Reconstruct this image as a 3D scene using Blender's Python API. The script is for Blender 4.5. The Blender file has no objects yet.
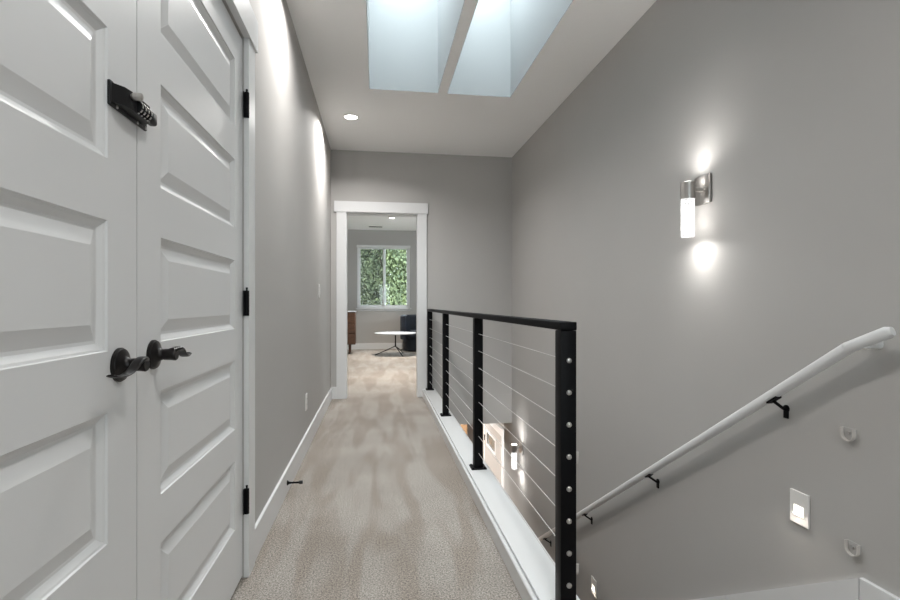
import bpy, bmesh, math, random
from mathutils import Vector, Matrix

SC = bpy.context.scene
COL = SC.collection
PI = math.pi
random.seed(7)

# ---------------------------------------------------------------- camera
F_PX = 505.0
YAW = math.atan(73.0 / F_PX)
cam_d = bpy.data.cameras.new('camera')
cam = bpy.data.objects.new('camera', cam_d)
COL.objects.link(cam)
cam.location = (0, 0, 1.04)
cam.rotation_euler = (PI / 2, 0, -YAW)
cam_d.sensor_width = 36
cam_d.lens = F_PX * 36 / 900
cam_d.shift_y = 4 / 900
cam_d.clip_start = 0.02
SC.camera = cam

# ---------------------------------------------------------------- world, exposure
WORLD_STRENGTH = 5.1
DOWNLIGHT_W = 11.0
ROOM_LIGHT_W = 16.0
FOYER_FILL_W = 32.0
SCONCE_BULB_W = 0.8
SCONCE_UP_W = 2.4
SCONCE_DOWN_W = 0.9
SC.view_settings.view_transform = 'Standard'
SC.view_settings.look = 'None'
SC.view_settings.gamma = 1
SC.view_settings.use_curve_mapping = False
SC.view_settings.exposure = 1.2
SC.cycles.use_denoising = True
SC.cycles.max_bounces = 10
SC.cycles.diffuse_bounces = 7
SC.cycles.transparent_max_bounces = 12
SC.cycles.sample_clamp_indirect = 4
SC.cycles.caustics_reflective = False
SC.cycles.caustics_refractive = False

w = bpy.data.worlds.new('world')
SC.world = w
w.use_nodes = True
bg = w.node_tree.nodes['Background']
bg.inputs[0].default_value = (0.86, 0.94, 1.0, 1)
bg.inputs[1].default_value = WORLD_STRENGTH

def portal(loc, rot, sx, sy):
    # light portal: only guides sampling of the daylight that comes in through an opening
    d = bpy.data.lights.new('daylight_portal', 'AREA'); d.shape = 'RECTANGLE'; d.size = sx; d.size_y = sy
    d.cycles.is_portal = True
    o = bpy.data.objects.new('daylight_portal', d); COL.objects.link(o); o.location = loc; o.rotation_euler = rot
portal((.51, 2.885, 3.635), (0, 0, 0), 1.2, 2.35)
portal((.15, 11.72, 1.65), (-PI / 2, 0, 0), 1.25, 1.5)
portal((.55, -2.58, 1.50), (PI / 2, 0, 0), .9, 1.2)
portal((2.68, 8.8, 1.55), (0, PI / 2, 0), 1.4, 1.4)

# ---------------------------------------------------------------- materials
def mat(name, col, rough=0.5, metal=0.0, bump=None, var=None, spec=0.5, emit=None, coat=0):
    """bump=(scale, strength, dist); var=(scale, amount, vector scale)"""
    m = bpy.data.materials.new(name)
    m.use_nodes = True
    nt = m.node_tree
    b = nt.nodes['Principled BSDF']
    b.inputs['Base Color'].default_value = (*col, 1)
    b.inputs['Roughness'].default_value = rough
    b.inputs['Metallic'].default_value = metal
    b.inputs['Specular IOR Level'].default_value = spec
    b.inputs['Coat Weight'].default_value = coat
    tc = nt.nodes.new('ShaderNodeTexCoord')
    if emit:
        b.inputs['Emission Color'].default_value = (*emit[0], 1)
        b.inputs['Emission Strength'].default_value = emit[1]
    if var:
        mp = nt.nodes.new('ShaderNodeMapping')
        mp.inputs['Scale'].default_value = var[2] if len(var) > 2 else (1, 1, 1)
        nz = nt.nodes.new('ShaderNodeTexNoise')
        nz.inputs['Scale'].default_value = var[0]
        nz.inputs['Detail'].default_value = 5
        rp = nt.nodes.new('ShaderNodeValToRGB')
        a = var[1]
        rp.color_ramp.elements[0].position = 0.3
        rp.color_ramp.elements[1].position = 0.7
        rp.color_ramp.elements[0].color = (*[c * (1 - a) for c in col], 1)
        rp.color_ramp.elements[1].color = (*[min(1, c * (1 + a)) for c in col], 1)
        nt.links.new(tc.outputs['Object'], mp.inputs[0])
        nt.links.new(mp.outputs[0], nz.inputs['Vector'])
        nt.links.new(nz.outputs['Fac'], rp.inputs[0])
        nt.links.new(rp.outputs[0], b.inputs['Base Color'])
    if bump:
        nz2 = nt.nodes.new('ShaderNodeTexNoise')
        nz2.inputs['Scale'].default_value = bump[0]
        nz2.inputs['Detail'].default_value = 3
        bp = nt.nodes.new('ShaderNodeBump')
        bp.inputs['Strength'].default_value = bump[1]
        bp.inputs['Distance'].default_value = bump[2]
        nt.links.new(tc.outputs['Object'], nz2.inputs['Vector'])
        nt.links.new(nz2.outputs['Fac'], bp.inputs['Height'])
        nt.links.new(bp.outputs[0], b.inputs['Normal'])
    return m

M = {}
M['wall'] = mat('warm_grey_wall_paint', (0.458, 0.447, 0.434), 0.75, bump=(260, 0.12, 0.0012), var=(1.2, 0.02), spec=0.3)
M['ceil'] = mat('ceiling_paint', (0.93, 0.925, 0.915), 0.9, bump=(180, 0.12, 0.001), spec=0.2)
M['white'] = mat('white_trim_paint', (0.72, 0.725, 0.73), 0.38, bump=(90, 0.03, 0.0006))
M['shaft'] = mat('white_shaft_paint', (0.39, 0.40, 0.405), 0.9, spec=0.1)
M['black'] = mat('black_powder_coat', (0.0025, 0.0025, 0.0035), 0.5, var=(30, 0.1), spec=0.14)
M['bronze'] = mat('oil_rubbed_bronze', (0.012, 0.010, 0.010), 0.34, metal=0.5, var=(40, 0.25))
M['blkplastic'] = mat('black_zinc', (0.005, 0.005, 0.006), 0.38, var=(60, 0.1), spec=0.35)
M['nickel'] = mat('brushed_nickel', (0.52, 0.50, 0.48), 0.28, metal=1, var=(90, 0.1, (1, 1, 0.05)))
M['steel'] = mat('stainless_steel', (0.62, 0.61, 0.60), 0.3, metal=1, var=(200, 0.05))
M['cable'] = mat('steel_cable', (0.72, 0.71, 0.70), 0.45, metal=0.5, var=(900, 0.15))
M['plate'] = mat('white_plastic', (0.78, 0.77, 0.75), 0.4, var=(20, 0.01))
M['cream'] = mat('grey_cream_plastic', (0.60, 0.57, 0.54), 0.45, var=(20, 0.02))
M['cupback'] = mat('grey_plastic', (0.42, 0.41, 0.40), 0.5, var=(20, 0.02))
M['dark'] = mat('dark_slot', (0.02, 0.02, 0.02), 0.7, var=(20, 0.1))
M['walnut'] = mat('walnut_wood', (0.085, 0.040, 0.022), 0.45, var=(14, 0.35, (0.6, 1, 6)))
M['oak'] = mat('honey_wood', (0.36, 0.22, 0.12), 0.5, var=(6, 0.2, (6, 6, 0.6)))
M['velvet'] = mat('navy_velvet', (0.004, 0.008, 0.017), 0.7, var=(6, 0.3), bump=(300, 0.1, 0.001))
M['marble'] = mat('white_stone_top', (0.72, 0.76, 0.82), 0.2, var=(3, 0.05))
M['paper'] = mat('magazine_paper', (0.55, 0.58, 0.62), 0.5, var=(18, 0.2))
M['bark'] = mat('bark', (0.10, 0.075, 0.05), 0.9, var=(8, 0.3, (1, 1, 0.2)), bump=(20, 0.5, 0.02))
M['front_door'] = mat('cream_door_paint', (0.44, 0.42, 0.40), 0.5, var=(5, 0.02))
M['soil'] = mat('forest_floor', (0.07, 0.08, 0.035), 0.95, var=(1.5, 0.5), bump=(6, 0.5, 0.05))
M['tile'] = mat('foyer_plank_floor', (0.34, 0.24, 0.16), 0.4, var=(3, 0.25, (1, 8, 1)))
M['lens'] = mat('lamp_lens', (0.9, 0.9, 0.88), 0.4, emit=((1, 0.97, 0.93), 6.0))
M['steplens'] = mat('step_light_lens', (0.9, 0.9, 0.85), 0.4, emit=((1, 0.90, 0.76), 0.9))
M['lamp_end'] = mat('lit_rim', (0.9, 0.9, 0.88), 0.4, emit=((1, 0.97, 0.93), 5.0))

def carpet():
    m = bpy.data.materials.new('beige_carpet'); m.use_nodes = True
    nt = m.node_tree; N = nt.nodes; L = nt.links
    b = N['Principled BSDF']; b.inputs['Roughness'].default_value = 0.95
    b.inputs['Specular IOR Level'].default_value = 0.1
    b.inputs['Sheen Weight'].default_value = 0.15
    tc = N.new('ShaderNodeTexCoord')
    fine = N.new('ShaderNodeTexNoise'); fine.inputs['Scale'].default_value = 150; fine.inputs['Detail'].default_value = 6
    fine.inputs['Roughness'].default_value = 0.85
    r1 = N.new('ShaderNodeValToRGB')
    r1.color_ramp.elements[0].position = 0.40; r1.color_ramp.elements[0].color = (0.095, 0.086, 0.077, 1)
    r1.color_ramp.elements[1].position = 0.60; r1.color_ramp.elements[1].color = (0.545, 0.497, 0.452, 1)
    # pile brushed in lengthwise and crosswise vacuum strokes
    mp = N.new('ShaderNodeMapping'); mp.inputs['Scale'].default_value = (5.0, .8, 1)
    mp.inputs['Rotation'].default_value = (0, 0, 0.10)
    st = N.new('ShaderNodeTexNoise'); st.inputs['Scale'].default_value = 1.3; st.inputs['Detail'].default_value = 2
    st.inputs['Distortion'].default_value = 0.5
    r2 = N.new('ShaderNodeValToRGB'); r2.color_ramp.elements[0].position = 0.42; r2.color_ramp.elements[1].position = 0.56
    r2.color_ramp.elements[0].color = (0.84, 0.80, 0.765, 1); r2.color_ramp.elements[1].color = (1.02, 1.02, 1.02, 1)
    mp3 = N.new('ShaderNodeMapping'); mp3.inputs['Scale'].default_value = (1.2, 1.6, 1)
    st3 = N.new('ShaderNodeTexNoise'); st3.inputs['Scale'].default_value = 1.6; st3.inputs['Detail'].default_value = 4
    r3 = N.new('ShaderNodeValToRGB'); r3.color_ramp.elements[0].position = 0.38; r3.color_ramp.elements[1].position = 0.6
    r3.color_ramp.elements[0].color = (0.90, 0.89, 0.88, 1); r3.color_ramp.elements[1].color = (1.03, 1.03, 1.03, 1)
    mx = N.new('ShaderNodeMix'); mx.data_type = 'RGBA'; mx.blend_type = 'MULTIPLY'; mx.inputs[0].default_value = 1
    mx2 = N.new('ShaderNodeMix'); mx2.data_type = 'RGBA'; mx2.blend_type = 'MULTIPLY'; mx2.inputs[0].default_value = 1
    bp = N.new('ShaderNodeBump'); bp.inputs['Strength'].default_value = 0.22; bp.inputs['Distance'].default_value = 0.006
    o = tc.outputs['Object']
    L.new(o, fine.inputs['Vector']); L.new(fine.outputs['Fac'], r1.inputs[0])
    L.new(o, mp.inputs[0]); L.new(mp.outputs[0], st.inputs['Vector']); L.new(st.outputs['Fac'], r2.inputs[0])
    L.new(o, mp3.inputs[0]); L.new(mp3.outputs[0], st3.inputs['Vector']); L.new(st3.outputs['Fac'], r3.inputs[0])
    L.new(r1.outputs[0], mx.inputs[6]); L.new(r2.outputs[0], mx.inputs[7])
    L.new(mx.outputs[2], mx2.inputs[6]); L.new(r3.outputs[0], mx2.inputs[7])
    L.new(mx2.outputs[2], b.inputs['Base Color'])
    L.new(fine.outputs['Fac'], bp.inputs['Height']); L.new(bp.outputs[0], b.inputs['Normal'])
    return m
M['carpet'] = carpet()

def thin_glass(name, tint, refl=0.06, haze=0.0, hazecol=(0.5, 0.5, 0.5)):
    m = bpy.data.materials.new(name); m.use_nodes = True
    nt = m.node_tree; N = nt.nodes; L = nt.links
    N.remove(N['Principled BSDF'])
    out = N['Material Output']
    tr = N.new('ShaderNodeBsdfTransparent'); tr.inputs[0].default_value = (*tint, 1)
    gl = N.new('ShaderNodeBsdfGlossy'); gl.inputs['Roughness'].default_value = 0.02; refl *= 0.25
    mx = N.new('ShaderNodeMixShader'); mx.inputs[0].default_value = refl
    L.new(tr.outputs[0], mx.inputs[1]); L.new(gl.outputs[0], mx.inputs[2])
    last = mx
    if haze:
        df = N.new('ShaderNodeBsdfDiffuse'); df.inputs[0].default_value = (*hazecol, 1)
        m2 = N.new('ShaderNodeMixShader'); m2.inputs[0].default_value = haze
        L.new(mx.outputs[0], m2.inputs[1]); L.new(df.outputs[0], m2.inputs[2]); last = m2
    L.new(last.outputs[0], out.inputs[0])
    return m
M['glass'] = thin_glass('clear_glass', (0.96, 0.98, 0.97))
M['screen'] = thin_glass('insect_mesh', (0.9, 0.9, 0.9), 0.0, 0.28, (0.22, 0.23, 0.23))

def bubble_glass():
    m = bpy.data.materials.new('bubble_glass'); m.use_nodes = True
    nt = m.node_tree; N = nt.nodes; L = nt.links
    b = N['Principled BSDF']; b.inputs['Base Color'].default_value = (0.15, 0.15, 0.15, 1)
    b.inputs['Roughness'].default_value = 0.1
    tc = N.new('ShaderNodeTexCoord')
    v = N.new('ShaderNodeTexVoronoi'); v.inputs['Scale'].default_value = 95
    r = N.new('ShaderNodeValToRGB'); r.color_ramp.elements[0].position = 0.18; r.color_ramp.elements[1].position = 0.55
    r.color_ramp.elements[0].color = (0.22, 0.22, 0.22, 1); r.color_ramp.elements[1].color = (1, 1, 1, 1)
    L.new(tc.outputs['Object'], v.inputs['Vector']); L.new(v.outputs['Distance'], r.inputs[0])
    L.new(r.outputs[0], b.inputs['Emission Color']); b.inputs['Emission Strength'].default_value = 0.5
    tr = N.new('ShaderNodeBsdfTransparent'); mx = N.new('ShaderNodeMixShader'); mx.inputs[0].default_value = 0.85
    L.new(tr.outputs[0], mx.inputs[1]); L.new(b.outputs[0], mx.inputs[2]); L.new(mx.outputs[0], N['Material Output'].inputs[0])
    return m
M['bubble'] = bubble_glass()

def foliage(name, c1, c2):
    m = bpy.data.materials.new(name); m.use_nodes = True
    nt = m.node_tree; N = nt.nodes; L = nt.links
    b = N['Principled BSDF']; b.inputs['Roughness'].default_value = 0.6
    tc = N.new('ShaderNodeTexCoord'); nz = N.new('ShaderNodeTexNoise'); nz.inputs['Scale'].default_value = 2.2
    nz.inputs['Detail'].default_value = 6
    r = N.new('ShaderNodeValToRGB'); r.color_ramp.elements[0].position = 0.35; r.color_ramp.elements[1].position = 0.65
    r.color_ramp.elements[0].color = (*c1, 1); r.color_ramp.elements[1].color = (*c2, 1)
    L.new(tc.outputs['Object'], nz.inputs['Vector']); L.new(nz.outputs['Fac'], r.inputs[0])
    L.new(r.outputs[0], b.inputs['Base Color'])
    return m
M['fol1'] = foliage('cedar_foliage', (0.025, 0.04, 0.014), (0.13, 0.15, 0.06))
M['fol2'] = foliage('maple_foliage', (0.03, 0.05, 0.012), (0.20, 0.235, 0.08))
M['fol3'] = foliage('fir_foliage', (0.025, 0.045, 0.018), (0.12, 0.15, 0.06))

# ---------------------------------------------------------------- helpers
def bx(bm, x0, x1, y0, y1, z0, z1, bev=0.0, seg=2):
    r = bmesh.ops.create_cube(bm, size=1)
    vs = r['verts']
    for v in vs:
        v.co = Vector((x0 + (v.co.x + .5) * (x1 - x0), y0 + (v.co.y + .5) * (y1 - y0), z0 + (v.co.z + .5) * (z1 - z0)))
    if bev > 0:
        es = list({e for v in vs for e in v.link_edges})
        bmesh.ops.bevel(bm, geom=es, offset=bev, segments=seg, affect='EDGES', profile=0.5)
    return vs

def box(x0, x1, y0, y1, z0, z1, bev=0.0, seg=2):
    bm = bmesh.new(); bx(bm, x0, x1, y0, y1, z0, z1, bev, seg); return bm

def basis(axis):
    a = Vector(axis).normalized()
    u = a.orthogonal().normalized()
    return a, u, a.cross(u)

def lathe(bm, o, axis, prof, n=32, cap=True):
    """prof: list of (t along axis, radius)"""
    o = Vector(o); a, u, v = basis(axis)
    rings = []
    for t, r in prof:
        rings.append([bm.verts.new(o + a * t + (u * math.cos(2 * PI * i / n) + v * math.sin(2 * PI * i / n)) * max(r, 1e-5)) for i in range(n)])
    for p, q in zip(rings, rings[1:]):
        for i in range(n):
            bm.faces.new((p[i], p[(i + 1) % n], q[(i + 1) % n], q[i]))
    if cap:
        bm.faces.new(list(reversed(rings[0]))); bm.faces.new(rings[-1])
    return bm

def sweep(bm, pts, radii, up=(0, 0, 1), n=16, power=2.0):
    """tube through pts; radii = list of (side, up) or one pair"""
    P = [Vector(p) for p in pts]
    if isinstance(radii, tuple): radii = [radii] * len(P)
    rings = []
    for i, p in enumerate(P):
        d = (P[min(i + 1, len(P) - 1)] - P[max(i - 1, 0)]).normalized()
        s = d.cross(Vector(up))
        if s.length < 1e-4: s = d.orthogonal()
        s.normalize(); t = s.cross(d).normalized()
        ra, rb = radii[i]
        ring = []
        for k in range(n):
            a = 2 * PI * k / n; ca, sa = math.cos(a), math.sin(a)
            ca = math.copysign(abs(ca) ** (2 / power), ca); sa = math.copysign(abs(sa) ** (2 / power), sa)
            ring.append(bm.verts.new(p + s * ra * ca + t * rb * sa))
        rings.append(ring)
    for p, q in zip(rings, rings[1:]):
        for i in range(n):
            bm.faces.new((p[i], p[(i + 1) % n], q[(i + 1) % n], q[i]))
    bm.faces.new(list(reversed(rings[0]))); bm.faces.new(rings[-1])
    return bm

def smooth_pts(ctrl, k=6):
    C = [Vector(c) for c in ctrl]; out = []
    for i in range(len(C) - 1):
        p0 = C[max(i - 1, 0)]; p1 = C[i]; p2 = C[i + 1]; p3 = C[min(i + 2, len(C) - 1)]
        for j in range(k):
            t = j / k
            out.append(0.5 * ((2 * p1) + (p2 - p0) * t + (2 * p0 - 5 * p1 + 4 * p2 - p3) * t * t + (3 * p1 - p0 - 3 * p2 + p3) * t ** 3))
    out.append(C[-1]); return out

def prism(bm, poly, axis, a0, a1):
    """poly: 2D points in the plane of the other two axes, extruded along axis from a0 to a1"""
    def P(p, a):
        if axis == 'x': return (a, p[0], p[1])
        if axis == 'y': return (p[0], a, p[1])
        return (p[0], p[1], a)
    A = [bm.verts.new(P(p, a0)) for p in poly]; B = [bm.verts.new(P(p, a1)) for p in poly]
    n = len(poly)
    bm.faces.new(A); bm.faces.new(list(reversed(B)))
    for i in range(n):
        bm.faces.new((A[i], B[i], B[(i + 1) % n], A[(i + 1) % n]))
    return bm

def world_origin(p):
    v = Vector((0, 0, 0))
    while p is not None:
        v += p.location; p = p.parent
    return v

def obj(name, bm, m, parent=None, smooth=None, origin=None):
    """links a bmesh, modelled in world coordinates, as one mesh object"""
    bmesh.ops.recalc_face_normals(bm, faces=bm.faces)
    me = bpy.data.meshes.new(name)
    o = bpy.data.objects.new(name, me)
    off = world_origin(parent)
    loc = Vector((0, 0, 0))
    if origin is not None: loc = Vector(origin) - off
    for v in bm.verts: v.co -= off + loc
    bm.to_mesh(me); bm.free()
    o.location = loc
    if smooth is not None:
        for p in me.polygons: p.use_smooth = True
        me.set_sharp_from_angle(angle=math.radians(smooth))
    me.materials.append(m if not isinstance(m, str) else M[m])
    COL.objects.link(o)
    if parent: o.parent = parent
    return o

def tag(o, label, cat, group=None, kind=None):
    o['label'] = label; o['category'] = cat
    if group: o['group'] = group
    if kind: o['kind'] = kind
    return o

def thing(name, label, cat, loc=(0, 0, 0), group=None, kind=None):
    o = bpy.data.objects.new(name, None); COL.objects.link(o)
    o.location = loc; o.empty_display_size = 0.05
    return tag(o, label, cat, group, kind)

def struct(name, bm, m, label, cat, smooth=None):
    return tag(obj(name, bm, m, None, smooth), label, cat, kind='structure')

def dup(root, loc, label, group=None):
    r = root.copy(); COL.objects.link(r); r.location = loc; r['label'] = label
    def rec(src, dst):
        for ch in [c for c in bpy.data.objects if c.parent == src]:
            c = ch.copy(); COL.objects.link(c); c.parent = dst
            rec(ch, c)
    rec(root, r)
    return r

# ---------------------------------------------------------------- dimensions
XL, XR, YE, YB, ZC = -0.50, 1.54, 5.66, -2.6, 2.73
YW = 11.75                      # window wall of the far room
ZF = -3.04                      # entry level floor
Y0 = 1.41                       # top of the stairs
SLOPE = 0.66
RX0, RX1 = -2.4, 2.7            # far room

# ---------------------------------------------------------------- structure
bm = bmesh.new()                # floors
bx(bm, XL, 0.508, YB, YE, -0.30, 0)
bx(bm, 0.508, XR, YB, Y0, -0.30, 0)
bx(bm, RX0, RX1, YE, YW, -0.33, 0)
bx(bm, XL - .73, XL, 0.302, 2.010, -0.30, 0)
struct('floor', bm, 'carpet', 'beige cut-pile carpet running down the hallway into the far room', 'floor')

SK = [(-0.06, 0.485), (0.557, 1.082)]     # skylight wells
SY0, SY1 = 1.75, 4.02
bm = bmesh.new()
bx(bm, XL - .12, XR + .12, YB, SY0, ZC, ZC + .1)
bx(bm, XL - .12, XR + .12, SY1, YE + .12, ZC, ZC + .1)
bx(bm, XL - .12, SK[0][0], SY0, SY1, ZC, ZC + .1)
bx(bm, SK[0][1], SK[1][0], SY0, SY1, ZC, ZC + .1)
bx(bm, SK[1][1], XR + .12, SY0, SY1, ZC, ZC + .1)
struct('ceiling', bm, 'ceil', 'flat pale hallway ceiling pierced by two skylight wells', 'ceiling')
struct('ceiling_far_room', box(RX0, RX1, YE + .12, YW, ZC + .01, ZC + .11), 'ceil', 'pale ceiling of the far room beyond the doorway', 'ceiling')

ZT = ZC + 0.92
for i, (a, b) in enumerate(SK):
    bm = bmesh.new()
    t = 0.03
    bx(bm, a - t, a, SY0 - t, SY1 + t, ZC + .1, ZT); bx(bm, b, b + t, SY0 - t, SY1 + t, ZC + .1, ZT)
    bx(bm, a, b, SY0 - t, SY0, ZC + .1, ZT); bx(bm, a, b, SY1, SY1 + t, ZC + .1, ZT)
    # thin skin that lines the cut through the ceiling board
    e = 0.002
    bx(bm, a, a + e, SY0, SY1, ZC + .001, ZC + .1); bx(bm, b - e, b, SY0, SY1, ZC + .001, ZC + .1)
    bx(bm, a, b, SY1 - e, SY1, ZC + .001, ZC + .1); bx(bm, a, b, SY0, SY0 + e, ZC + .001, ZC + .1)
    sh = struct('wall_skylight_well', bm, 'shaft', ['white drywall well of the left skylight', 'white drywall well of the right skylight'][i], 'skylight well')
    k = struct('window_%d' % (i + 1), box(a - .03, b + .03, SY0 - .03, SY1 + .03, ZT, ZT + .006), 'glass', ['glass of the left ceiling skylight', 'glass of the right ceiling skylight'][i], 'skylight')
    bm = bmesh.new()
    for (p, q, r, s) in ((a - .03, a + .03, SY0 - .03, SY1 + .03), (b - .03, b + .03, SY0 - .03, SY1 + .03), (a, b, SY0 - .03, SY0 + .03), (a, b, SY1 - .03, SY1 + .03)):
        bx(bm, p, q, r, s, ZT + .006, ZT + .05)
    obj('window_frame', bm, 'white', k)

DY0, DY1 = 0.302, 2.010         # closet opening
bm = bmesh.new()
bx(bm, XL - .12, XL, YB, DY0, -0.3, ZC)
bx(bm, XL - .12, XL, DY0, DY1, 2.05, ZC)
bx(bm, XL - .12, XL, DY1, YE, -0.3, ZC)
struct('wall_left', bm, 'wall', 'warm grey painted hallway wall with the white double doors', 'wall')
bm = bmesh.new()
bx(bm, XL - .75, XL - .73, DY0 - .1, DY1 + .1, -.1, 2.3); bx(bm, XL - .73, XL - .12, DY0 - .12, DY0 - .1, -.1, 2.3)
bx(bm, XL - .73, XL - .12, DY1 + .1, DY1 + .12, -.1, 2.3); bx(bm, XL - .73, XL - .12, DY0 - .1, DY1 + .1, 2.28, 2.3)
bx(bm, XL - .73, XL - .12, DY0 - .1, DY0, -.1, 0); bx(bm, XL - .73, XL - .12, DY1, DY1 + .1, -.1, 0)
struct('wall_closet', bm, 'wall', 'inside walls of the closet behind the white double doors', 'wall')

struct('wall_right', box(XR, XR + .12, YB, 6.03, ZF - .1, ZC), 'wall', 'tall warm grey wall along the stairs with the handrail', 'wall')
bm = bmesh.new()
BX0, BX1, BZ0, BZ1 = .1, 1.0, .9, 2.1
bx(bm, XL - .12, BX0, YB - .12, YB, -.3, ZC); bx(bm, BX1, XR + .12, YB - .12, YB, -.3, ZC)
bx(bm, BX0, BX1, YB - .12, YB, -.3, BZ0); bx(bm, BX0, BX1, YB - .12, YB, BZ1, ZC)
struct('wall_back', bm, 'wall', 'warm grey wall at the near end of the hallway', 'wall')
OX0, OX1, OZ = -0.345, 0.462, 2.05
bm = bmesh.new()
bx(bm, XL - .12, OX0, YE, YE + .12, 0.0, ZC); bx(bm, OX1, XR + .12, YE, YE + .12, 0.0, ZC)
bx(bm, OX0, OX1, YE, YE + .12, OZ, ZC)
bx(bm, 0.515, XR, YE - .001, YE + .12, -0.33, 0.0)
struct('wall_end', bm, 'wall', 'warm grey hallway end wall around the open doorway', 'wall')
# wall under the hallway, beside the stairs
struct('wall_stair_left', box(0.515, 0.640, Y0, YE, ZF, 0.0), 'wall', 'grey wall under the white railing curb beside the stairs', 'wall')

# far room
WX0, WX1, WZ0, WZ1 = -0.45, 0.755, 0.945, 2.38
bm = bmesh.new()
bx(bm, RX0, WX0, YW, YW + .15, -.33, ZC + .1); bx(bm, WX1, RX1, YW, YW + .15, -.33, ZC + .1)
bx(bm, WX0, WX1, YW, YW + .15, -.33, WZ0); bx(bm, WX0, WX1, YW, YW + .15, WZ1, ZC + .1)
struct('wall_window', bm, 'wall', 'grey far wall of the room with the garden window', 'wall')
struct('wall_room_left', box(RX0 - .12, RX0, YE, YW + .15, -.33, ZC + .1), 'wall', 'grey left side wall of the far room', 'wall')
bm = bmesh.new()
bx(bm, RX1, RX1 + .12, YE, 8.1, -.33, ZC + .1); bx(bm, RX1, RX1 + .12, 9.5, YW + .15, -.33, ZC + .1)
bx(bm, RX1, RX1 + .12, 8.1, 9.5, -.33, .85); bx(bm, RX1, RX1 + .12, 8.1, 9.5, 2.25, ZC + .1)
struct('wall_room_right', bm, 'wall', 'grey right side wall of the far room', 'wall')
bm = bmesh.new()
bx(bm, RX0, XL - .12, YE, YE + .12, 0, ZC + .1); bx(bm, XR + .12, RX1, YE, YE + .12, 0, ZC + .1)
struct('wall_room_near', bm, 'wall', 'grey near wall of the far room beside its doorway', 'wall')

# entry level
FX0, FX1, FY1 = -1.6, 1.95, 10.2
struct('floor_entry', box(FX0, FX1, Y0, FY1, ZF - .1, ZF), 'tile', 'brown plank floor of the entry at the foot of the stairs', 'floor')
bm = bmesh.new()
bx(bm, XR + .12, FX1 + .12, 6.03 - .12, 6.03, ZF, -.33); bx(bm, FX1, FX1 + .12, 6.03, FY1, ZF, -.33)
struct('wall_entry_right', bm, 'front_door', 'pale entry wall holding the front door below', 'wall')
struct('wall_entry_end', box(FX0, FX1 + .12, FY1, FY1 + .12, ZF, -.33), 'front_door', 'pale far wall of the entry below the landing', 'wall')
bm = bmesh.new()
bx(bm, FX0 - .12, FX0, YE, FY1, ZF, -.33); bx(bm, FX0, 0.515, YE - .12, YE, ZF, -.33)
struct('wall_entry_left', bm, 'wall', 'grey left wall of the entry below the far room', 'wall')
struct('wall_under_landing', box(0.515, XR, Y0 - .12, Y0, ZF, -.3), 'wall', 'grey wall under the upper landing behind the stairs', 'wall')

bm = bmesh.new()
n = 16; rise = -ZF / n; run = 0.288
for i in range(1, n):
    y = Y0 + run * (i - 1)
    bx(bm, 0.640, XR, y, y + run + .02, ZF, -rise * i, 0)
    bx(bm, 0.640, XR, y - .0, y + .02, -rise * i - .03, -rise * i + .0, 0.0)
struct('staircase', bm, 'carpet', 'carpeted straight stairs descending beside the railing to the entry', 'staircase')

# ---------------------------------------------------------------- trim
bm = bmesh.new()
bx(bm, XL, XL + .018, DY0 - .10, DY0, 0, OZ, .001); bx(bm, XL, XL + .018, DY1, DY1 + .098, 0, OZ, .001)
struct('trim_1', bm, 'white', 'white flat side casings of the closet double doors', 'door casing')
struct('trim_2', box(XL, XL + .026, DY0 - .118, DY1 + .116, OZ, OZ + .125, .001), 'white', 'white header board above the closet double doors', 'door casing')
bm = bmesh.new()
bx(bm, OX0 - .094, OX0 + .010, YE - .018, YE, 0, OZ, .001); bx(bm, OX1 - .010, OX1 + .090, YE - .018, YE, 0, OZ, .001)
bx(bm, OX0, OX0 + .016, YE, YE + .12, 0, OZ); bx(bm, OX1 - .016, OX1, YE, YE + .12, 0, OZ); bx(bm, OX0, OX1, YE, YE + .12, OZ - .016, OZ)
bx(bm, OX0 - .10, OX0 + .006, YE + .12, YE + .138, 0, OZ); bx(bm, OX1 - .006, OX1 + .10, YE + .12, YE + .138, 0, OZ)
struct('trim_3', bm, 'white', 'white side casings and jamb of the doorway at the hallway end', 'door casing')
struct('trim_4', box(OX0 - .118, OX1 + .104, YE - .026, YE, OZ, OZ + .118, .001), 'white', 'white header board above the doorway at the hallway end', 'door casing')

def base(name, x0, x1, y0, y1, h, label):
    struct(name, box(x0, x1, y0, y1, 0, h, .002), 'white', label, 'baseboard')
base('baseboard_left', XL, XL + .014, DY1 + .098, YE, .131, 'white baseboard along the hallway left wall past the closet')
base('baseboard_left_near', XL, XL + .014, YB, DY0 - .1, .131, 'white baseboard on the left wall before the closet')
base('baseboard_end', XL + .014, OX0 - .094, YE - .014, YE, .131, 'short white baseboard between left wall and doorway casing')
base('baseboard_right', XR - .015, XR, YB, Y0, .166, 'white baseboard on the right wall at the stair head')
base('baseboard_back', XL + .014, XR - .015, YB, YB + .014, .131, 'white baseboard on the near end wall')
base('baseboard_window', RX0, RX1, YW - .014, YW, .14, 'white baseboard under the window of the far room')
base('baseboard_room_left', RX0, RX0 + .014, YE + .12, YW - .014, .14, 'white baseboard on the left wall of the far room')

# sloped skirt board beside the stairs, in three lengths with fine joints
def skirt(y0, y1):
    zt = lambda y: 0.166 - (y - Y0) * SLOPE
    bm = bmesh.new()
    prism(bm, [(y0, zt(y0)), (y1, zt(y1)), (y1, zt(y1) - .42), (y0, zt(y0) - .42)], 'x', XR - .015, XR)
    return bm
bm = skirt(Y0 + .003, 2.035)
struct('trim_5', bm, 'white', 'white sloped skirt board beside the stair head', 'skirt board')
struct('trim_6', skirt(2.038, 5.6), 'white', 'white sloped skirt board continuing down beside the lower stairs', 'skirt board')

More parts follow.
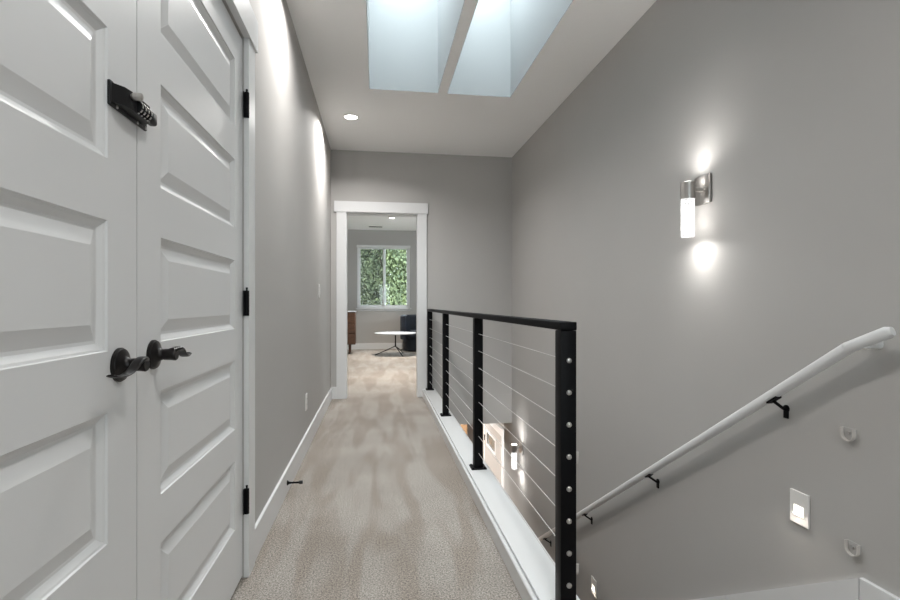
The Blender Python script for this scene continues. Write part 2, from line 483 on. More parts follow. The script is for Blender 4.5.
# curb under the railing
bm = bmesh.new()
bx(bm, 0.506, 0.642, 1.455, YE, 0.0, 0.068)
bx(bm, 0.5195, 0.648, 1.447, YE, 0.068, 0.088, .002)
sweep(bm, [(0.509, 1.449, .0745), (0.509, YE, .0745)], (.009, .0085), n=16)
bx(bm, 0.642, 0.650, 1.455, YE, -0.02, 0.040, .001)
struct('trim_7', bm, 'white', 'long white painted curb carrying the black cable railing', 'curb', smooth=40)

# ---------------------------------------------------------------- panelled closet doors
def panel_leaf(y0, y1, z0=0.012, z1=2.04, face=XL, thick=0.035, stile=0.115, stile2=None):
    bm = bmesh.new()
    tops = [1.922, 1.559, 1.197, 0.836, 0.475]; ph = 0.246
    ya, yb = y0 + stile, y1 - (stile2 or stile)
    V = lambda x, y, z: bm.verts.new((x, y, z))
    def quad(x, a, b, c, d): bm.faces.new((V(x, a, c), V(x, b, c), V(x, b, d), V(x, a, d)))
    quad(face, y0, ya, z0, z1); quad(face, yb, y1, z0, z1)
    zs = [z1]
    for t in tops: zs += [t, t - ph]
    zs.append(z0)
    for i in range(0, len(zs), 2): quad(face, ya, yb, zs[i + 1], zs[i])
    prof = [(0, 0), (.002, -.0035), (.006, -.005), (.016, -.0125), (.022, -.013), (.050, -.0035), (.0515, -.0030)]
    for t in tops:
        rings = []
        for d, h in prof:
            rings.append([V(face + h, ya + d, t - ph + d), V(face + h, yb - d, t - ph + d), V(face + h, yb - d, t - d), V(face + h, ya + d, t - d)])
        for p, q in zip(rings, rings[1:]):
            for i in range(4): bm.faces.new((p[i], p[(i + 1) % 4], q[(i + 1) % 4], q[i]))
        bm.faces.new(rings[-1])
    xb = face - thick
    quad(xb, y0, y1, z0, z1)
    for a in (y0, y1): bm.faces.new((V(face, a, z0), V(face, a, z1), V(xb, a, z1), V(xb, a, z0)))
    for z in (z0, z1): bm.faces.new((V(face, y0, z), V(face, y1, z), V(xb, y1, z), V(xb, y0, z)))
    bmesh.ops.remove_doubles(bm, verts=bm.verts, dist=1e-5)
    return bm

SEAM = 1.1465
XR_LEAF = XL - .005        # the leaf with the hinges sits slightly deeper
leafL = struct('door_1', panel_leaf(DY0 + .003, SEAM - .0025), 'white', 'white five-panel closet door nearest the camera, with the black combination lock', 'door')
leafR = struct('door_2', panel_leaf(SEAM + .012, DY1 - .003, face=XR_LEAF, stile=.118, stile2=.102), 'white', 'white five-panel closet door beside the hallway wall, with black hinges', 'door')

def lever(door, y, z, sgn, X0=XL):
    """hub and rosette, lever reaching along sgn*y"""
    bm = bmesh.new()
    lathe(bm, (X0, y, z), (1, 0, 0), [(-.001, .0335), (.004, .0335), (.0055, .0315), (.008, .0310), (.0095, .027), (.0105, .0255), (.013, .0175), (.018, .0135), (.024, .0115), (.030, .0110)], 40)
    h = obj('door_handle', bm, 'bronze', door, smooth=35)
    bm = bmesh.new()
    lathe(bm, (X0, y, z), (1, 0, 0), [(.022, .0112), (.025, .0125), (.041, .0132), (.049, .0142), (.0515, .0125)], 32)
    s = sgn
    c = smooth_pts([(X0 + .043, y - s * .004, z + .0085), (X0 + .048, y + s * .014, z + .0125), (X0 + .048, y + s * .032, z + .0080), (X0 + .046, y + s * .054, z - .0060), (X0 + .043, y + s * .074, z - .0115), (X0 + .039, y + s * .098, z - .0105), (X0 + .038, y + s * .110, z - .0065)], 6)
    m = len(c); rad = []
    for i in range(m):
        t = i / (m - 1)
        rad.append((.0105 - .0015 * t, max(.0022, .0060 * (1 - 1.3 * t))) if t < .96 else (.006, .0018))
    sweep(bm, c, rad, up=(0, 0, 1), n=20, power=2.4)
    obj('lever', bm, 'bronze', h, smooth=50)

lever(leafL, 1.071, 0.921, -1)
lever(leafR, 1.234, 0.925, 1, XR_LEAF)
for zc in (1.795, 1.043, 0.292):
    bm = bmesh.new()
    yh = DY1 - .001
    lathe(bm, (XL + .0105, yh, zc - .048), (0, 0, 1), [(0, .0088), (.096, .0088)], 20)
    for k in range(1, 5): lathe(bm, (XL + .0105, yh, zc - .048 + .0192 * k - .0006), (0, 0, 1), [(0, .0094), (.0012, .0094)], 20)
    lathe(bm, (XL + .0105, yh, zc + .048), (0, 0, 1), [(0, .0035), (.006, .003), (.008, .0045), (.012, .0040)], 16)
    bx(bm, XL + .0003, XL + .0035, yh - .012, yh - .002, zc - .048, zc + .048)
    obj('hinge', bm, 'black', leafR, smooth=40)

# sliding combination lock that bridges the two leaves
lk = thing('combination_lock', 'black sliding combination bolt lock with a silver knob bridging the closet doors', 'lock', (XL, 1.10, 1.43))
y0, y1, zc = 1.026, 1.186, 1.438
x0 = XL
bm = bmesh.new()
bx(bm, x0, x0 + .006, y0, y1 - .006, zc - .0235, zc + .0235, .002)
prism(bm, [(x0 + .006, y0 + .006 + 0), (x0 + .020, y0 + .026), (x0 + .024, y0 + .05), (x0 + .024, y1 - .036), (x0 + .006, y1 - .030)], 'z', zc - .0165, zc + .0195)
obj('body', bm, 'blkplastic', lk, smooth=30)
bm = bmesh.new()
bx(bm, x0 + .006, x0 + .024, y1 - .034, y1 + .004, zc - .010, zc + .017, .006, 3)
obj('dial_housing', bm, 'blkplastic', lk, smooth=35)
bm = bmesh.new()
lathe(bm, (x0 + .018, y0 + .047, zc + .010), (1, 0, 0), [(0, .0055), (.006, .0055), (.008, .0078), (.022, .0078), (.0235, .0065)], 24)
obj('slide_knob', bm, 'nickel', lk, smooth=35)
for k in range(4):
    yy = y0 + .066 + k * .0135
    bm = bmesh.new()
    lathe(bm, (x0 + .019, yy, zc - .001), (0, 1, 0), [(0, .0135), (.001, .0148), (.0062, .0148), (.0072, .0135)], 28)
    d = obj('number_dial', bm, 'blkplastic', lk, smooth=35)
    bm = bmesh.new()
    for q in range(10):
        a = 2 * PI * q / 10
        cx, cz = x0 + .019 + .0148 * math.cos(a), zc - .001 + .0148 * math.sin(a)
        t = Vector((-math.sin(a), 0, math.cos(a))); nn = Vector((math.cos(a), 0, math.sin(a)))
        c0 = Vector((cx, yy + .0012, cz))
        vs = [bm.verts.new(c0 + t * u * .0030 + Vector((0, v * .0048, 0)) + nn * h) for h in (-.0004, .0003) for (u, v) in ((-1, 0), (1, 0), (1, 1), (-1, 1))]
        for f in ((0, 1, 2, 3), (4, 5, 6, 7), (0, 1, 5, 4), (1, 2, 6, 5), (2, 3, 7, 6), (3, 0, 4, 7)): bm.faces.new([vs[i] for i in f])
    obj('dial_numerals', bm, 'steel', d)
for (yy, zz) in ((y0 + .026, zc - .0195), (y0 + .110, zc - .0195), (y1 - .014, zc - .0185), (y0 + .014, zc + .0185)):
    bm = bmesh.new(); lathe(bm, (x0 + .0055, yy, zz), (1, 0, 0), [(0, .0036), (.0012, .0036), (.002, .0022)], 16)
    obj('screw', bm, 'steel', lk, smooth=35)

# ---------------------------------------------------------------- cable railing
PX = 0.581; PH = 0.0255
rail = thing('cable_railing', 'black metal cable railing standing on the white curb beside the stairs', 'railing', (PX, 3.5, 0.088))
ZTOP = 0.985
bm = bmesh.new(); bx(bm, PX - .0262, PX + .0265, 1.4775, YE - .026, ZTOP - .026, ZTOP, .003)
obj('top_rail', bm, 'black', rail, smooth=30)
posts = []
for k, yy in enumerate((1.504, 2.885, 4.280, 5.585)):
    p = obj('post', box(PX - PH, PX + PH, yy - PH, yy + PH, 0.094, ZTOP - .027, .003), 'black', rail, smooth=30)
    obj('base_plate', box(PX - .044, PX + .044, yy - .043, yy + .043, 0.0885, 0.0955, .001), 'black', p)
    for dx in (-.034, .034):
        for dy in (-.034, .034):
            bm = bmesh.new(); lathe(bm, (PX + dx, yy + dy, .0955), (0, 0, 1), [(0, .0065), (.003, .006), (.005, .003)], 12)
            obj('bolt', bm, 'black', p, smooth=35)
    posts.append(p)
CZ = [0.867 - .0984 * i for i in range(8)]
for z in CZ:
    bm = bmesh.new(); sweep(bm, [(PX, 1.55, z), (PX, 5.57, z)], (.0016, .0016), n=8)
    obj('cable', bm, 'cable', rail, smooth=60)
    bm = bmesh.new()
    lathe(bm, (PX + .001, 1.504 - PH - .0003, z), (0, -1, 0), [(0, .0082), (.0015, .0082), (.0022, .0075), (.0045, .0072), (.0058, .0060), (.0062, .0035), (.0048, .0028), (.0048, .0005)], 24)
    obj('cable_fitting', bm, 'steel', posts[0], smooth=35)
    bm = bmesh.new()
    lathe(bm, (PX, 5.585 - PH - .02, z), (0, 1, 0), [(0, .003), (.02, .004)], 12)
    obj('cable_fitting', bm, 'steel', posts[3], smooth=35)

# ---------------------------------------------------------------- handrail
hr = thing('handrail', 'white painted handrail on black brackets sloping down the right stair wall', 'handrail', (XR, 1.7, 0.6))
HX = 1.485
hz = lambda y: 0.900 - (y - 1.412) * SLOPE
bm = bmesh.new()
sweep(bm, [(HX, 1.4125, hz(1.4125)), (HX, 5.55, hz(5.55))], (.0172, .0182), n=24, power=2.5)
obj('rail', bm, 'white', hr, smooth=40)
bm = bmesh.new()
pts = [(HX, 1.4115, .9003), (HX, 1.285, .956), (HX + .003, 1.272, .961)]
sweep(bm, pts, [(.0172, .0182), (.0172, .0182), (.012, .013)], n=24, power=2.5)
sweep(bm, [(HX, 1.350, .920), (HX + .015, 1.360, .916), (XR, 1.360, .916)], (.0155, .0155), n=24, power=2.5)
obj('rail_return', bm, 'white', hr, smooth=40)
for yy in (1.715, 2.60, 3.47, 4.34):
    zb = hz(yy) - .062
    zr = hz(yy) - .021
    bm = bmesh.new()
    lathe(bm, (XR, yy, zb + .005), (-1, 0, 0), [(-.001, .0)] + [(0, .014), (.004, .014), (.006, .009)], 20)
    bx(bm, XR - .006, XR, yy - .011, yy + .011, zb - .032, zb + .014, .002)
    c = smooth_pts([(XR - .004, yy, zb), (XR - .018, yy, zb + .008), (XR - .038, yy, zb + .022), (HX + .002, yy, zb + .033), (HX, yy, zr - .001)], 5)
    sweep(bm, c, (.0062, .0062), n=12)
    # saddle under the rail, tilted with it
    s = Matrix.Translation((HX, yy, zr - .001)) @ Matrix.Rotation(-math.atan(SLOPE), 4, 'X')
    vs = bx(bm, -.012, .012, -.028, .028, -.004, .003)
    for v in vs: v.co = s @ v.co
    obj('bracket', bm, 'black', hr, smooth=35)

# ---------------------------------------------------------------- sconces
def spot(name, loc, rot, watts, size, blend, rad, parent, col=(1, .975, .94)):
    d = bpy.data.lights.new(name, 'SPOT'); d.energy = watts; d.spot_size = size; d.spot_blend = blend
    d.shadow_soft_size = rad; d.color = col
    o = bpy.data.objects.new(name, d); COL.objects.link(o); o.parent = parent
    o.location = Vector(loc) - world_origin(parent); o.rotation_euler = rot
    return o
sy, sz = 2.205, 1.582
sco = thing('wall_sconce', 'brushed nickel wall sconce with bubble glass, lit, high on the right wall', 'wall lamp', (XR, sy, sz), group='nickel sconces on the stair wall')
cx, cy = XR - .084, sy
obj('wall_plate', box(XR - .014, XR, sy - .057, sy + .057, sz - .067, sz + .067, .003), 'nickel', sco, smooth=30)
bm = bmesh.new(); lathe(bm, (XR - .014, sy, sz), (-1, 0, 0), [(0, .011), (.045, .011), (.060, .011)], 20)
lathe(bm, (XR - .0145, sy + .028, sz + .004), (-1, 0, 0), [(0, .007), (.006, .007), (.009, .004)], 16)
lathe(bm, (XR - .0145, sy - .028, sz + .004), (-1, 0, 0), [(0, .007), (.006, .007), (.009, .004)], 16)
obj('arm', bm, 'nickel', sco, smooth=35)
bm = bmesh.new()
n = 40; o_ = (cx, cy, 1.535)
lathe(bm, o_, (0, 0, 1), [(0, .030), (0, .0325), (.080, .0325), (.080, .030), (.0, .030)], n, cap=False)
obj('metal_sleeve', bm, 'nickel', sco, smooth=35)
bm = bmesh.new(); lathe(bm, (cx, cy, 1.357), (0, 0, 1), [(0, .027), (.003, .0300), (.172, .0305), (.178, .0305)], 32)
obj('bubble_glass_shade', bm, 'bubble', sco, smooth=35)
bm = bmesh.new(); lathe(bm, (cx, cy, 1.600), (0, 0, 1), [(0, .0298), (.013, .0298), (.017, .026)], 32)
obj('upper_lens', bm, 'lamp_end', sco, smooth=35)
spot('sconce_up_light', (cx, cy, 1.622), (PI, 0, 0), SCONCE_UP_W, 2.6, 1, .028, sco)
spot('sconce_up_glow', (cx, cy, 1.622), (PI, 0, 0), 0.8, 3.12, .5, .028, sco)
spot('sconce_down_light', (cx, cy, 1.345), (0, 0, 0), SCONCE_DOWN_W, 2.5, 1, .028, sco)
spot('sconce_down_glow', (cx, cy, 1.348), (0, 0, 0), 1.0, 3.12, .4, .028, sco)
for zz in (1.40, 1.48):
    d = bpy.data.lights.new('sconce_bulb', 'POINT'); d.energy = SCONCE_BULB_W; d.shadow_soft_size = .02; d.color = (1, .96, .91)
    o = bpy.data.objects.new('sconce_bulb', d); COL.objects.link(o); o.parent = sco; o.location = (cx - XR, 0, zz - sz)
dup(sco, (XR, -.75, 1.582), 'added nickel wall sconce, lit but unseen, on the right wall behind the stair head')  # extra sconce behind the camera, added to brighten ceiling and upper walls
dup(sco, (XR, 5.26, -.50), 'lower nickel wall sconce, lit, seen between the railing cables above the lower stairs')

# ---------------------------------------------------------------- recessed downlights
def downlight(x, y, z, watts, label, group, r=.055, spread=150, col=(1, .975, .945)):
    t = thing('recessed_downlight', label, 'ceiling light', (x, y, z), group)
    bm = bmesh.new()
    lathe(bm, (x, y, z), (0, 0, -1), [(-.001, r + .022), (.003, r + .021), (.005, r + .004), (.002, r), (-.001, r)], 40, cap=False)
    obj('trim_ring', bm, 'plate', t, smooth=40)
    bm = bmesh.new(); lathe(bm, (x, y, z), (0, 0, -1), [(-.001, r + .001), (.0015, r)], 40)
    obj('lens', bm, 'lens', t)
    d = bpy.data.lights.new('downlight_lamp', 'AREA'); d.shape = 'DISK'; d.size = r * 1.9; d.energy = watts; d.color = col
    d.spread = math.radians(spread)
    o = bpy.data.objects.new('downlight_lamp', d); COL.objects.link(o); o.parent = t; o.location = (0, 0, -.008)
    return t
G = 'recessed downlights in the hallway ceiling'
downlight(-.233, 4.645, ZC, DOWNLIGHT_W, 'round lit recessed downlight in the ceiling before the doorway', G)
downlight(-.235, 2.70, ZC, DOWNLIGHT_W * .6, 'round lit recessed downlight in the ceiling beside the closet doors', G)
downlight(.45, 0.70, ZC, DOWNLIGHT_W * 0.35, 'added lit downlight, out of view, in the ceiling over the stair head', G)  # unseen lamp added as fill for the near hallway
downlight(.45, -1.3, ZC, DOWNLIGHT_W * 0.35, 'added lit downlight, out of view, in the ceiling at the near hallway end', G)  # another added fill lamp, behind the camera
downlight(.29, 10.04, ZC + .01, ROOM_LIGHT_W, 'round lit recessed downlight seen through the doorway', 'recessed downlights in the far room', spread=95, col=(1, .93, .84))
downlight(.29, 7.3, ZC + .01, ROOM_LIGHT_W, 'added downlight, out of view, in the far room ceiling just past the doorway', 'recessed downlights in the far room', spread=95, col=(1, .93, .84))  # hidden above the doorway, added to brighten the far room
downlight(1.0, 6.9, -.33, FOYER_FILL_W, 'added downlight, out of view, in the entry ceiling nearest the stairs', 'added downlights in the entry')  # unseen lamp added to light the entry and lower stair wall
downlight(.9, 9.0, -.33, FOYER_FILL_W, 'added downlight, out of view, in the entry ceiling near the wooden cabinet', 'added downlights in the entry')  # second unseen entry lamp, added for brightness below

# ceiling vent in the far room
v = thing('ceiling_vent', 'slim grey slotted air vent in the far room ceiling', 'vent', (-.03, 11.2, ZC + .01))
obj('frame', box(-.19, .13, 11.13, 11.27, ZC + .002, ZC + .01, .002), 'plate', v)
bm = bmesh.new()
for k in range(6): bx(bm, -.17, .11, 11.143 + .02 * k, 11.155 + .02 * k, ZC + .0005, ZC + .0022)
obj('slots', bm, 'dark', v)

# ---------------------------------------------------------------- wall plates
def sw(name, label, cat, y, z, kind):
    t = thing(name, label, cat, (XL, y, z))
    obj('cover_plate', box(XL, XL + .006, y - .036, y + .036, z - .058, z + .058, .002), 'plate', t)
    if kind == 'switch':
        obj('rocker', box(XL + .006, XL + .0105, y - .017, y + .017, z - .034, z + .034, .002), 'plate', t)
    else:
        for s in (-1, 1):
            r = obj('receptacle', box(XL + .006, XL + .008, y - .017, y + .017, z + s * .020 - .014, z + s * .020 + .014, .0015), 'plate', t)
            bm = bmesh.new()
            for dy in (-.006, .006): bx(bm, XL + .008, XL + .0083, y + dy - .001, y + dy + .001, z + s * .020 - .003, z + s * .020 + .006)
            obj('slots', bm, 'dark', r)
    return t
sw('light_switch', 'white rocker light switch on the left wall near the doorway', 'switch', 4.50, 1.155, 'switch')
sw('wall_outlet', 'white power outlet low on the left hallway wall', 'outlet', 3.70, .345, 'outlet')

# door stop
ds = thing('door_stop', 'black rigid door stop sticking out of the left baseboard', 'door stop', (XL + .014, 2.86, .062))
bm = bmesh.new(); lathe(bm, (XL + .0138, 2.86, .062), (1, 0, 0), [(0, .0135), (.003, .0135), (.010, .007), (.022, .0050), (.062, .0050), (.064, .0055)], 20)
obj('shaft', bm, 'black', ds, smooth=35)
bm = bmesh.new(); lathe(bm, (XL + .0138, 2.86, .062), (1, 0, 0), [(.063, .0085), (.065, .0095), (.080, .0095), (.083, .008)], 20)
obj('rubber_tip', bm, 'blkplastic', ds, smooth=35)

# step lights
def step_light(y, z, label):
    t = thing('step_light', label, 'step light', (XR, y, z), 'lit step lights in the stair wall')
    obj('cover_plate', box(XR - .007, XR, y - .041, y + .041, z - .060, z + .060, .0015), 'plate', t)
    obj('lens', box(XR - .009, XR - .007, y - .021, y + .021, z - .028, z + .008, .0005), 'steplens', t)
    d = bpy.data.lights.new('step_lamp', 'AREA'); d.shape = 'RECTANGLE'; d.size = .036; d.size_y = .03; d.energy = .35; d.color = (1, .9, .78)
    o = bpy.data.objects.new('step_lamp', d); COL.objects.link(o); o.parent = t; o.location = (-.012, 0, -.010); o.rotation_euler = (0, -PI / 2 + .5, PI)
    o.rotation_euler = Vector((-1, 0, -.6)).to_track_quat('-Z', 'Y').to_euler()
step_light(1.652, .290, 'white square step light glowing in the right wall near the gate cups')
step_light(3.43, -.985, 'small white step light glowing lower in the wall right of the black post')

# gate mounting cups
def cup(y, z, label, side='wall'):
    """U shaped cup, opening up; on the wall (facing -x) or on the post (facing +x)"""
    X = XR if side == 'wall' else PX + PH
    s = -1 if side == 'wall' else 1
    t = thing('gate_cup', label, 'gate cup', (X, y, z), 'gate mounting cups')
    ro, ri, L = .0230, .0202, .0150
    outer = [(y - ro, z + .020)] + [(y - ro * math.cos(a), z - ro * math.sin(a)) for a in [PI * i / 16 for i in range(17)]] + [(y + ro, z + .020)]
    inner = [(y + ri, z + .020)] + [(y + ri * math.cos(a), z - ri * math.sin(a)) for a in [PI * i / 16 for i in range(17)]] + [(y - ri, z + .020)]
    bm = bmesh.new(); prism(bm, outer + inner, 'x', X + s * .0035, X + s * L)
    obj('rim', bm, 'cream', t, smooth=40)
    bm = bmesh.new(); prism(bm, outer, 'x', X + s * .0003, X + s * .0035)
    obj('back_plate', bm, 'cupback', t, smooth=40)
    bm = bmesh.new(); lathe(bm, (X + s * .0035, y, z + .004), (s, 0, 0), [(0, .005), (.0015, .0045), (.002, .002)], 14)
    obj('screw', bm, 'steel', t, smooth=40)
cup(1.455, .612, 'pale U-shaped gate cup on the right wall, the upper of two')
cup(1.440, .243, 'pale U-shaped gate cup on the right wall just above the skirt board')
cup(1.520, .560, 'pale U-shaped gate cup on the right side of the near black post, upper one', 'post')
cup(1.520, .212, 'pale U-shaped gate cup on the right side of the near black post, lower one', 'post')

# ---------------------------------------------------------------- windows added out of view to let in more daylight
wb = thing('window_4', 'added white framed window, unseen, in the near end wall of the hallway', 'window', (.55, YB, BZ0), kind='structure')
bm = bmesh.new()
for r in ((BX0, BX0 + .04, BZ0, BZ1), (BX1 - .04, BX1, BZ0, BZ1), (BX0, BX1, BZ0, BZ0 + .04), (BX0, BX1, BZ1 - .04, BZ1), (.53, .57, BZ0, BZ1)):
    bx(bm, r[0], r[1], YB - .09, YB - .03, r[2], r[3], .002)
obj('window_frame', bm, 'white', wb)
obj('pane', box(BX0 + .04, BX1 - .04, YB - .064, YB - .06, BZ0 + .04, BZ1 - .04), 'glass', wb)

wr = thing('window_5', 'added white framed window, unseen, in the right side wall of the far room', 'window', (RX1, 8.6, .85), kind='structure')  # unseen side window, added to bring more daylight into the far room
bm = bmesh.new()
for r in ((8.1, 8.14, .85, 2.25), (9.46, 9.5, .85, 2.25), (8.1, 9.5, .85, .89), (8.1, 9.5, 2.21, 2.25), (8.78, 8.82, .85, 2.25)):
    bx(bm, RX1 + .03, RX1 + .09, r[0], r[1], r[2], r[3], .002)
obj('window_frame', bm, 'white', wr)
obj('pane', box(RX1 + .058, RX1 + .062, 8.14, 9.46, .89, 2.21), 'glass', wr)

# ---------------------------------------------------------------- far room window
wn = thing('window_3', 'white framed sliding garden window in the far room', 'window', (.16, YW, WZ0), kind='structure')
bm = bmesh.new()
t = .04
for a in ((WX0, WX0 + t, WZ0, WZ1), (WX1 - t, WX1, WZ0, WZ1), (WX0, WX1, WZ0, WZ0 + t), (WX0, WX1, WZ1 - t, WZ1)):
    bx(bm, a[0], a[1], YW + .02, YW + .11, a[2], a[3], .003)
obj('window_frame', bm, 'white', wn)
mx_ = .17
for (a, b, yy, nm) in ((WX0 + t, mx_ + .03, YW + .07, 'left'), (mx_ - .03, WX1 - t, YW + .03, 'right')):
    bm = bmesh.new(); q = .030
    z0_, z1_ = WZ0 + t, WZ1 - t
    for r in ((a, a + q, z0_, z1_), (b - q, b, z0_, z1_), (a, b, z0_, z0_ + q), (a, b, z1_ - q, z1_)):
        bx(bm, r[0], r[1], yy, yy + .035, r[2], r[3], .002)
    s_ = obj('sash', bm, 'white', wn)
    obj('pane', box(a + q, b - q, yy + .015, yy + .019, z0_ + q, z1_ - q), 'glass', s_)
obj('insect_screen', box(WX0 + t, mx_, YW + .108, YW + .109, WZ0 + t, WZ1 - t), 'screen', wn)
bm = bmesh.new()
bx(bm, WX0 - .01, WX1 + .01, YW - .05, YW + .02, WZ1 - .045, WZ1 + .01, .004)
obj('rolled_blind', bm, 'white', wn)
bm = bmesh.new()
bx(bm, WX0 - .03, WX1 + .03, YW - .045, YW + .02, WZ0 - .025, WZ0, .003)
bx(bm, WX0 - .01, WX1 + .01, YW - .014, YW, WZ0 - .065, WZ0 - .025, .002)
obj('window_sill', bm, 'white', wn)

# ---------------------------------------------------------------- far room furniture
dr = thing('dresser', 'dark walnut dresser with three drawers left inside the far room', 'dresser', (-.84, 10.85, 0))
DX0, DX1, DYa, DYb = -1.35, -.445, 10.60, 11.10
bm = bmesh.new(); bx(bm, DX0, DX1, DYa + .02, DYb, .20, .875, .004)
obj('cabinet', bm, 'walnut', dr, smooth=30)
for k in range(3):
    z = .215 + k * .218
    d_ = obj('drawer', box(DX0 + .012, DX1 - .012, DYa, DYa + .02, z, z + .198, .003), 'walnut', dr)
    obj('drawer_pull', box(-1.02, -.78, DYa - .012, DYa, z + .10, z + .112, .003), 'black', d_)
for (x, y) in ((DX0 + .06, DYa + .07), (DX1 - .12, DYa + .07), (DX0 + .06, DYb - .06), (DX1 - .12, DYb - .06)):
    bm = bmesh.new(); lathe(bm, (x, y, 0), (0, 0, 1), [(0, .013), (.20, .022)], 16)
    obj('leg', bm, 'walnut', dr, smooth=40)
obj('top', box(DX0 - .005, DX1 + .005, DYa - .008, DYb, .875, .89, .002), 'marble', dr)

TX, TY = .375, 10.40
ct = thing('coffee_table', 'round white topped coffee table on thin black splayed legs', 'table', (TX, TY, 0))
bm = bmesh.new(); lathe(bm, (TX, TY, .425), (0, 0, 1), [(0, .36), (.004, .40), (.018, .425), (.026, .425), (.028, .422)], 56)
obj('tabletop', bm, 'marble', ct, smooth=30)
bm = bmesh.new(); lathe(bm, (TX, TY, .16), (0, 0, 1), [(0, .012), (.02, .014), (.255, .012), (.257, .06), (.265, .06)], 20)
obj('column', bm, 'black', ct, smooth=40)
for a in (188, 288, 65):
    a = math.radians(a); c, s = math.cos(a), math.sin(a)
    bm = bmesh.new()
    sweep(bm, smooth_pts([(TX, TY, .185), (TX + .06 * c, TY + .06 * s, .155), (TX + .32 * c, TY + .32 * s, .045), (TX + .40 * c, TY + .40 * s, .012), (TX + .42 * c, TY + .42 * s, .0085)], 5), (.0085, .0085), n=10)
    obj('leg', bm, 'black', ct, smooth=50)
bk = box(TX - .13, TX + .12, TY - .20, TY - .02, .4535, .466, .002)
tag(obj('magazine', bk, 'paper', origin=(TX, TY - .1, .4535)), 'pale magazine lying on the round coffee table', 'magazine')

# tub armchair
AX, AY = .935, 11.26
ac = thing('armchair', 'dark navy upholstered tub armchair beside the coffee table', 'armchair', (AX, AY, 0))
def tub(bm, hw, hd, th, z0, z1, a0, a1, n=40):
    """curved shell, open to the front (-y)"""
    rows = []
    for i in range(n + 1):
        a = math.radians(a0 + (a1 - a0) * i / n); c, s = math.cos(a), math.sin(a)
        e = 2 / 3.2
        ox, oy = math.copysign(abs(c) ** e, c), math.copysign(abs(s) ** e, s)
        r_ = min(.05, (z1 - z0) / 3)
        prof = [(1, z0), (1, z1 - r_)]
        for k in range(1, 8):
            b = PI * k / 8; prof.append((1 - (th / hw) * (1 - math.cos(b)) / 2, z1 - r_ + r_ * math.sin(b)))
        prof += [(1 - th / hw, z1 - r_), (1 - th / hw, z0)]
        rows.append([bm.verts.new((AX + ox * hw * f, AY + oy * hd * f, z)) for f, z in prof])
    m = len(rows[0])
    for p, q in zip(rows, rows[1:]):
        for k in range(m): bm.faces.new((p[k], q[k], q[(k + 1) % m], p[(k + 1) % m]))
    bm.faces.new(rows[0]); bm.faces.new(list(reversed(rows[-1])))
bm = bmesh.new(); tub(bm, .42, .42, .14, .27, .80, -48, 228)
obj('backrest', bm, 'velvet', ac, smooth=45)
bm = bmesh.new(); bx(bm, AX - .29, AX + .29, AY - .43, AY + .28, .30, .46, .06, 5)
obj('seat_cushion', bm, 'velvet', ac, smooth=45)
bm = bmesh.new()
n = 40; ring = []
for z, f in ((.03, .86), (.05, .88), (.25, .88), (.30, .93)):
    ring.append([bm.verts.new((AX + math.copysign(abs(math.cos(a)) ** .6, math.cos(a)) * .40 * f, AY + math.copysign(abs(math.sin(a)) ** .6, math.sin(a)) * .42 * f, z)) for a in [2 * PI * i / n for i in range(n)]])
for p, q in zip(ring, ring[1:]):
    for i in range(n): bm.faces.new((p[i], p[(i + 1) % n], q[(i + 1) % n], q[i]))
bm.faces.new(ring[0]); bm.faces.new(ring[-1])
obj('base', bm, 'velvet', ac, smooth=45)
bm = bmesh.new(); lathe(bm, (AX, AY, 0), (0, 0, 1), [(0, .25), (.03, .25)], 32)
obj('plinth', bm, 'black', ac)

# ---------------------------------------------------------------- entry level furnishing
fd = thing('door_3', 'pale front door with a small upper window, on the entry wall below', 'door', (FX1, 8.45, ZF), kind='structure')
fy0, fy1, fz1 = 7.72, 8.90, -1.03
bm = bmesh.new()
X1 = FX1
L0, L1, LZ0, LZ1 = 8.10, 8.73, -1.42, -1.21
for (a, b, c, d_) in ((fy0, L0, ZF, fz1), (L1, fy1, ZF, fz1), (L0, L1, ZF, LZ0), (L0, L1, LZ1, fz1)): bx(bm, X1 - .03, X1 - .002, a, b, c, d_)
obj('door_slab', bm, 'front_door', fd)
obj('pane', box(X1 - .016, X1 - .012, L0, L1, LZ0, LZ1), mat('obscured_glass', (0.16, 0.17, 0.16), 0.08, var=(6, 0.4)), fd)
bm = bmesh.new()
for (a, b, c, d_) in ((L0 - .03, L0, LZ0 - .03, LZ1 + .03), (L1, L1 + .03, LZ0 - .03, LZ1 + .03), (L0, L1, LZ0 - .03, LZ0), (L0, L1, LZ1, LZ1 + .03)): bx(bm, X1 - .036, X1 - .03, a, b, c, d_)
obj('glazing_bead', bm, 'white', fd)
bm = bmesh.new()
bx(bm, X1 - .022, X1 - .001, fy0 - .11, fy0, ZF, fz1); bx(bm, X1 - .022, X1 - .001, fy1, fy1 + .11, ZF, fz1); bx(bm, X1 - .026, X1 - .001, fy0 - .12, fy1 + .12, fz1, fz1 + .12)
obj('casing', bm, 'white', fd)
for z in (-1.36, -2.0, -2.75):
    obj('hinge', box(X1 - .040, X1 - .03, fy1 - .005, fy1 + .03, z - .05, z + .05, .002), 'black', fd)

tw = thing('tall_cabinet', 'honey coloured wooden cabinet glimpsed past the second railing post on the entry level', 'cabinet', (1.25, 9.9, ZF))
obj('cabinet_body', box(.75, 1.75, 9.72, 10.18, ZF, -1.05, .004), 'oak', tw)
for s in (0, 1):
    d_ = obj('cabinet_door', box(.76 + .49 * s, 1.24 + .50 * s, 9.70, 9.72, ZF + .08, -1.06, .003), 'oak', tw)
    obj('handle', box(1.215 + .05 * s, 1.227 + .05 * s, 9.68, 9.70, -2.1, -1.9, .002), 'black', d_)

# ---------------------------------------------------------------- garden outside the window
struct('ground', box(-16, 18, YW + .15, 50, -3.3, -3.1), 'soil', 'dark forest ground outside beyond the window', 'ground')

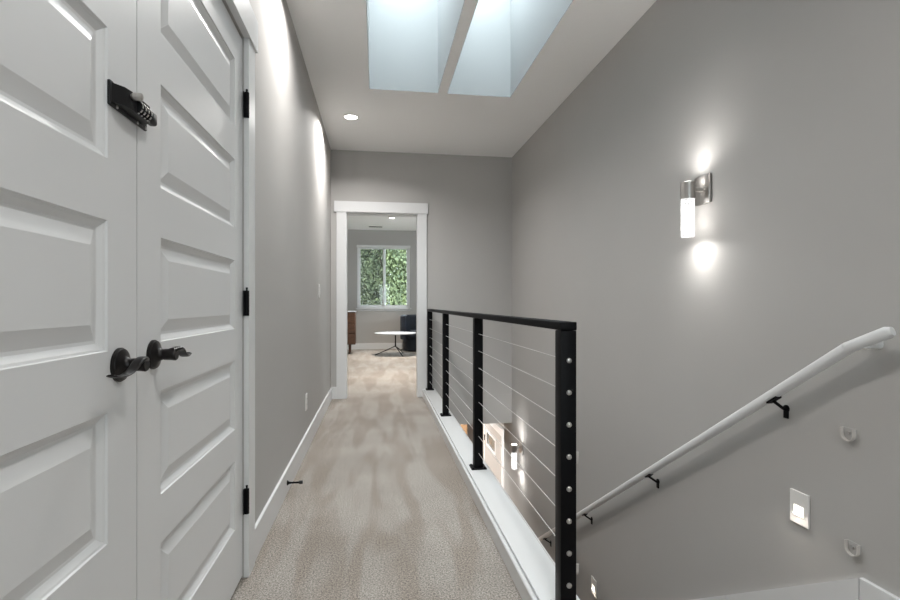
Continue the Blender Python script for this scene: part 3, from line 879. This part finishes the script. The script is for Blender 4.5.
def tree(name, label, x, y, h, r, m, count, size, droop, seed, z0=-3.1):
    rnd = random.Random(seed)
    t = thing(name, label, 'tree', (x, y, z0), 'trees outside the window')
    bm = bmesh.new()
    lathe(bm, (x, y, z0), (0, 0, 1), [(0, .22), (h * .5, .13), (h * .95, .02)], 10)
    for k in range(26):
        a = rnd.uniform(0, 2 * PI); zz = z0 + h * rnd.uniform(.15, .9); rr = r * (1.05 - (zz - z0) / h) * .8
        sweep(bm, [(x, y, zz), (x + rr * .5 * math.cos(a), y + rr * .5 * math.sin(a), zz + .1), (x + rr * math.cos(a), y + rr * math.sin(a), zz - droop * rr)], [(.03, .03), (.02, .02), (.006, .006)], n=5)
    obj('trunk', bm, 'bark', t, smooth=60)
    vs, fs = [], []
    base_ = Vector((x, y, z0))
    for k in range(count):
        u = rnd.uniform(.08, 1.0); zz = h * u
        rmax = r * (1.08 - u) ** .7
        a = rnd.uniform(0, 2 * PI); rr = rmax * rnd.uniform(.25, 1.0) ** .6
        tier = math.sin(a * 5 + u * 40) * .12 * rr
        c = Vector((rr * math.cos(a), rr * math.sin(a), zz - droop * rr + tier))
        out = Vector((math.cos(a), math.sin(a), -droop + rnd.uniform(-.6, .4))).normalized()
        side = out.cross(Vector((rnd.uniform(-.5, .5), rnd.uniform(-.5, .5), 1))).normalized()
        L_ = size * rnd.uniform(.6, 1.5); W_ = L_ * rnd.uniform(.22, .4)
        up_ = out.cross(side)
        i = len(vs)
        vs += [c - side * W_ * .25, c + out * L_ * .5 - side * W_ + up_ * -.1 * L_, c + out * L_ + Vector((0, 0, -.25 * L_)), c + out * L_ * .5 + side * W_ + up_ * -.1 * L_, c + side * W_ * .25]
        fs.append((i, i + 1, i + 2, i + 3, i + 4))
    me = bpy.data.meshes.new('foliage'); me.from_pydata([tuple(v) for v in vs], [], fs)
    me.materials.append(M[m]); o = bpy.data.objects.new('foliage', me); COL.objects.link(o); o.parent = t
    return t
tree('cedar_tree', 'dark drooping cedar seen through the left pane of the window', -1.55, 18.2, 9, 2.0, 'fol1', 34000, .09, .5, 1)
tree('maple_tree', 'bright leafy green tree seen through the right pane of the window', 2.3, 17.0, 9, 2.15, 'fol2', 36000, .08, .25, 2)
tree('fir_tree', 'tall dark fir behind the other trees beyond the window', .3, 24.0, 14, 3.2, 'fol3', 45000, .12, .6, 3)
tree('fir_tree', 'dark fir at the left rear beyond the window', -7.0, 27.0, 14, 3.4, 'fol3', 12000, .24, .6, 4)
tree('cedar_tree', 'green cedar at the right rear beyond the window', 7.4, 26.0, 13, 3.2, 'fol1', 12000, .22, .5, 5)
tree('fir_tree', 'broad dark fir closing the gap farthest behind the garden window', .6, 36.5, 17, 5.0, 'fol3', 40000, .25, .6, 6)
